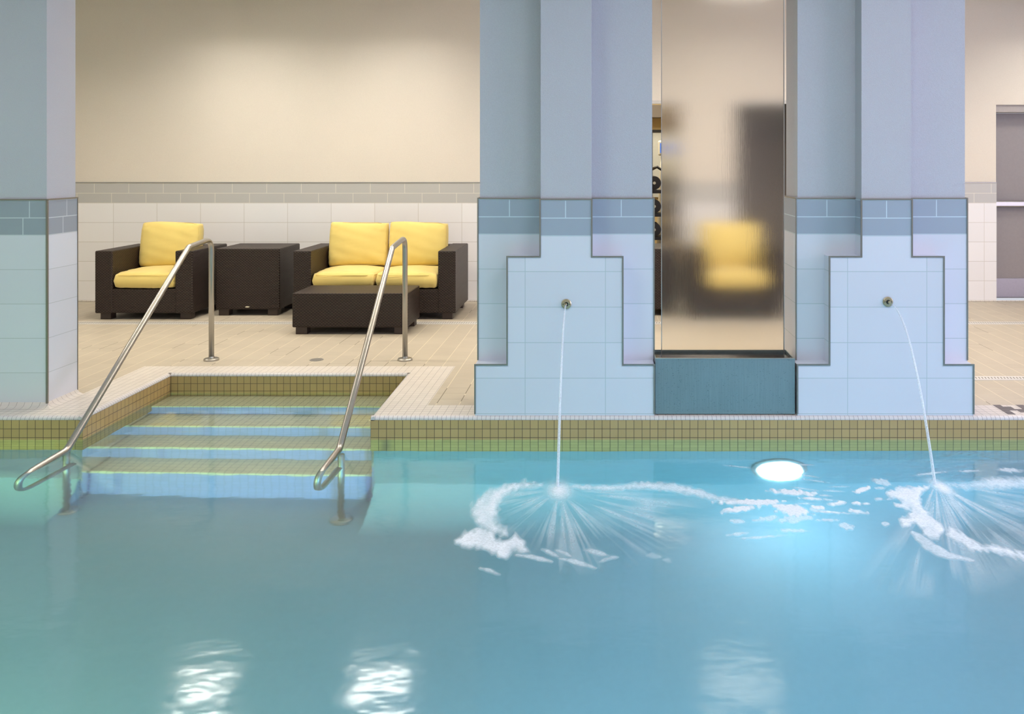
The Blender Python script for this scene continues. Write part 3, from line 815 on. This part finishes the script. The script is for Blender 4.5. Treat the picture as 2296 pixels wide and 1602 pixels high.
def foam_object(name, box, dens, label):
    x0, y0, x1, y1 = box
    Ya, Yb = pxw(0, y1)[1], pxw(0, y0)[1]; Xa = min(pxw(x0, y0)[0], pxw(x0, y1)[0]); Xb = max(pxw(x1, y0)[0], pxw(x1, y1)[0])
    xs = np.arange(Xa, Xb, .0042); ys = np.arange(Ya, Yb, .0085)
    X, Y = np.meshgrid(xs, ys); px = CX+X*F/Y; py = HY+(EYE-WATER)*F/Y
    d = np.clip(dens(px, py, X, Y), 0, 1)
    idx = -np.ones(d.shape, int); keep = d > .015
    q = keep[:-1, :-1] | keep[1:, :-1] | keep[:-1, 1:] | keep[1:, 1:]
    jj, ii = np.nonzero(q); use = np.zeros(d.shape, bool)
    for a, b_ in ((0, 0), (0, 1), (1, 0), (1, 1)): use[jj+a, ii+b_] = True
    idx[use] = np.arange(use.sum())
    V = np.stack([X[use], Y[use], WATER+.003+.0035*d[use]], 1)
    Fc = np.stack([idx[jj, ii], idx[jj, ii+1], idx[jj+1, ii+1], idx[jj+1, ii]], 1)
    me = bpy.data.meshes.new(name); me.from_pydata(V.tolist(), [], Fc.tolist())
    at = me.attributes.new('dens', 'FLOAT', 'POINT'); at.data.foreach_set('value', d[use].astype(np.float32))
    me.materials.append(M['foam'])
    for p in me.polygons: p.use_smooth = True
    o = bpy.data.objects.new(name, me); COLL.objects.link(o)
    return tag(o, label, 'foam', kind='stuff')
sm = lambda d, a: np.clip(d/a+.5, 0, 1)
def densA(px, py, X, Y):
    nz = vnoise(X*60, Y*22, 1); n2 = vnoise(X*22, Y*9, 2)
    jit = (nz-.5)*9
    arc = poly_d(px, py, [(1176, 1084), (1135, 1092), (1095, 1106), (1070, 1124), (1057, 1150), (1070, 1176), (1090, 1192), (1118, 1199), (1138, 1206), (1133, 1190), (1112, 1180), (1114, 1150), (1118, 1128), (1135, 1108), (1170, 1096), (1215, 1090)])
    blob = poly_d(px, py, [(1018, 1214), (1045, 1196), (1090, 1185), (1104, 1198), (1118, 1216), (1140, 1212), (1155, 1197), (1170, 1215), (1186, 1240), (1150, 1238), (1134, 1256), (1100, 1240), (1070, 1230), (1035, 1228)])
    d = .88*np.maximum(sm(arc+jit, 18), sm(blob+jit, 13))
    st = line_d(px, py, [(1270, 1094), (1360, 1097), (1440, 1091), (1500, 1094), (1560, 1106), (1610, 1121), (1680, 1130)], 11)
    d = np.maximum(d, .75*sm(st+jit*.8, 14))
    # radial streaks
    cx, cy = 1253., 1102.
    dx, dy = (px-cx), (py-cy)*1.55; r = np.hypot(dx, dy)+1e-6; th = np.arctan2(dy, dx)
    Rm = np.where(dx < 0, 150+60*np.sin(th)**2, 330-60*np.sin(th)**2)
    s1 = vnoise(th*7+40, r/70, 3); s2 = vnoise(th*34+90, r/120+5, 4); s3 = vnoise(th*80+9, r/60, 5)
    s = np.clip((s1*.7+s2*.55+s3*.25-.60)*2.2, 0, 1)*np.clip(1.1-r/Rm, 0, 1)**.5*np.clip(r/60, .25, 1)
    d = np.maximum(d, .46*s*np.clip((th+.12)*4, 0, 1)*np.clip((PI-th+.1)*4, 0, 1))
    core = np.exp(-((px-1254)/24)**2-((py-1103)/17)**2)
    d = np.maximum(d, 1.1*core)
    for a, b_, w_, k in (((1158, 1247), (1238, 1262), 7, .6), ((1215, 1235), (1252, 1251), 6, .5), ((1255, 1255), (1335, 1276), 7, .55), ((1310, 1236), (1362, 1248), 8, .5), ((1345, 1262), (1385, 1252), 6, .4), ((1078, 1277), (1118, 1290), 6, .55), ((1450, 1248), (1480, 1252), 8, .25), ((1488, 1258), (1505, 1263), 6, .22), ((1245, 1236), (1280, 1250), 5, .5)):
        mid = ((a[0]+b_[0])/2, (a[1]+b_[1])/2-2)
        d = np.maximum(d, k*sm(line_d(px, py, [a, mid, b_], w_)+jit*.5, 7))
    return d*(.68+.36*n2)
foam_object('foam', (1010, 1062, 1705, 1300), densA, 'white swirl of foam where the left jet hits the water')
E7 = [(480, 442, 175, 20, 4), (150, 520, 230, 22, 0), (60, 575, 130, 22, -8), (480, 580, 140, 46, 8), (510, 650, 130, 26, -6), (270, 650, 92, 18, -10), (50, 672, 55, 14, 5), (620, 492, 65, 8, 4), (760, 500, 55, 6, 6),
      (570, 530, 50, 6, 0), (685, 560, 50, 15, 8), (830, 530, 64, 14, -5), (985, 527, 36, 13, 3), (1050, 532, 25, 7, 0), (1018, 425, 62, 16, -18), (1155, 496, 32, 10, 0), (1235, 496, 26, 6, 0),
      (985, 592, 66, 13, 8), (760, 597, 120, 7, 4), (1190, 362, 80, 22, 12), (1163, 408, 30, 11, 0), (905, 712, 50, 24, 15), (1212, 690, 32, 14, 0), (760, 660, 70, 9, 0), (510, 745, 100, 12, 2), (220, 795, 120, 8, -4),
      (735, 467, 30, 5, 4), (790, 431, 48, 4, 3), (580, 415, 70, 4, 8), (650, 350, 64, 4, 8), (845, 397, 40, 4, 0), (600, 312, 55, 4, 8), (570, 225, 50, 4, 0), (1860, 275, 70, 6, -2), (2195, 266, 90, 16, 4), (1560, 293, 95, 9, -6), (50, 770, 60, 12, -5), (60, 240, 60, 4, 6)]
def densP(px, py, X, Y):
    jit = (vnoise(X*70, Y*30, 11)-.5)*5; d = np.zeros(px.shape)
    for cx, cy, rx, ry, an in E7:
        a = math.radians(an); x, y = px-(1640+cx/3.5), py-(980+cy/3.5); rx, ry = rx/3.5, ry/3.5
        u, v = x*math.cos(a)+y*math.sin(a), -x*math.sin(a)+y*math.cos(a)
        k = (1-np.sqrt((u/rx)**2+(v/ry)**2))*min(ry, 6)
        d = np.maximum(d, (.5 if cy > 640 or ry < 2 or cx > 1100 else .95)*sm(k+jit*min(1, ry/5), 3.2))
    return d
foam_object('foam', (1600, 1030, 2296, 1215), densP, 'scattered white foam flecks drifting between the two jets')
B7 = lambda L: C3(L, 1640, 980, 3.5)
def densB(px, py, X, Y):
    jit = (vnoise(X*70, Y*26, 21)-.5)*8; n2 = vnoise(X*25, Y*10, 22)
    p1 = B7([(1215, 445), (1300, 410), (1455, 405), (1560, 390), (1480, 470), (1485, 540), (1560, 630), (1640, 690), (1660, 745), (1620, 800), (1540, 800), (1500, 780), (1510, 730), (1450, 690), (1350, 710), (1320, 670), (1340, 640), (1400, 630), (1400, 580), (1290, 550), (1290, 530), (1340, 530), (1320, 500), (1260, 480)])
    d = .85*sm(poly_d(px, py, p1)+jit, 10)
    d = np.maximum(d, .6*sm(line_d(px, py, B7([(1420, 760), (1480, 800), (1560, 870), (1700, 940), (1900, 980)]), 14)+jit*.6, 9))
    p2 = B7([(1690, 780), (1710, 720), (1780, 740), (1860, 800), (1960, 860), (2100, 862), (2310, 935), (2310, 985), (2050, 905), (1900, 905), (1770, 830)])
    d = np.maximum(d, .8*sm(poly_d(px, py, p2)+jit, 13))
    p3 = B7([(1700, 380), (1880, 368), (2050, 330), (2200, 330), (2330, 345), (2330, 400), (2150, 412), (1850, 410)])
    d = np.maximum(d, .62*sm(poly_d(px, py, p3)+jit, 14))
    cx, cy = 2098., 1086.
    dx, dy = (px-cx), (py-cy)*1.3; r = np.hypot(dx, dy)+1e-6; th = np.arctan2(dy, dx)
    s1 = vnoise(th*8+40, r/80, 23); s2 = vnoise(th*36+90, r/120+5, 24); s3 = vnoise(th*90+9, r/60, 25)
    s = np.clip((s1*.7+s2*.55+s3*.25-.60)*2.2, 0, 1)*np.clip(1.15-r/300, 0, 1)**.7
    d = np.maximum(d, .5*s*np.clip((th+.02)*5, 0, 1)*np.clip((2.2-th)*3, 0, 1))
    d = np.maximum(d, 1.1*np.exp(-((px-2112)/26)**2-((py-1096-(px-2112)*.45)/12)**2))
    return d*(.82+.3*n2)
foam_object('foam', (1960, 1068, 2420, 1420), densB, 'white spreading foam where the right jet hits the water')
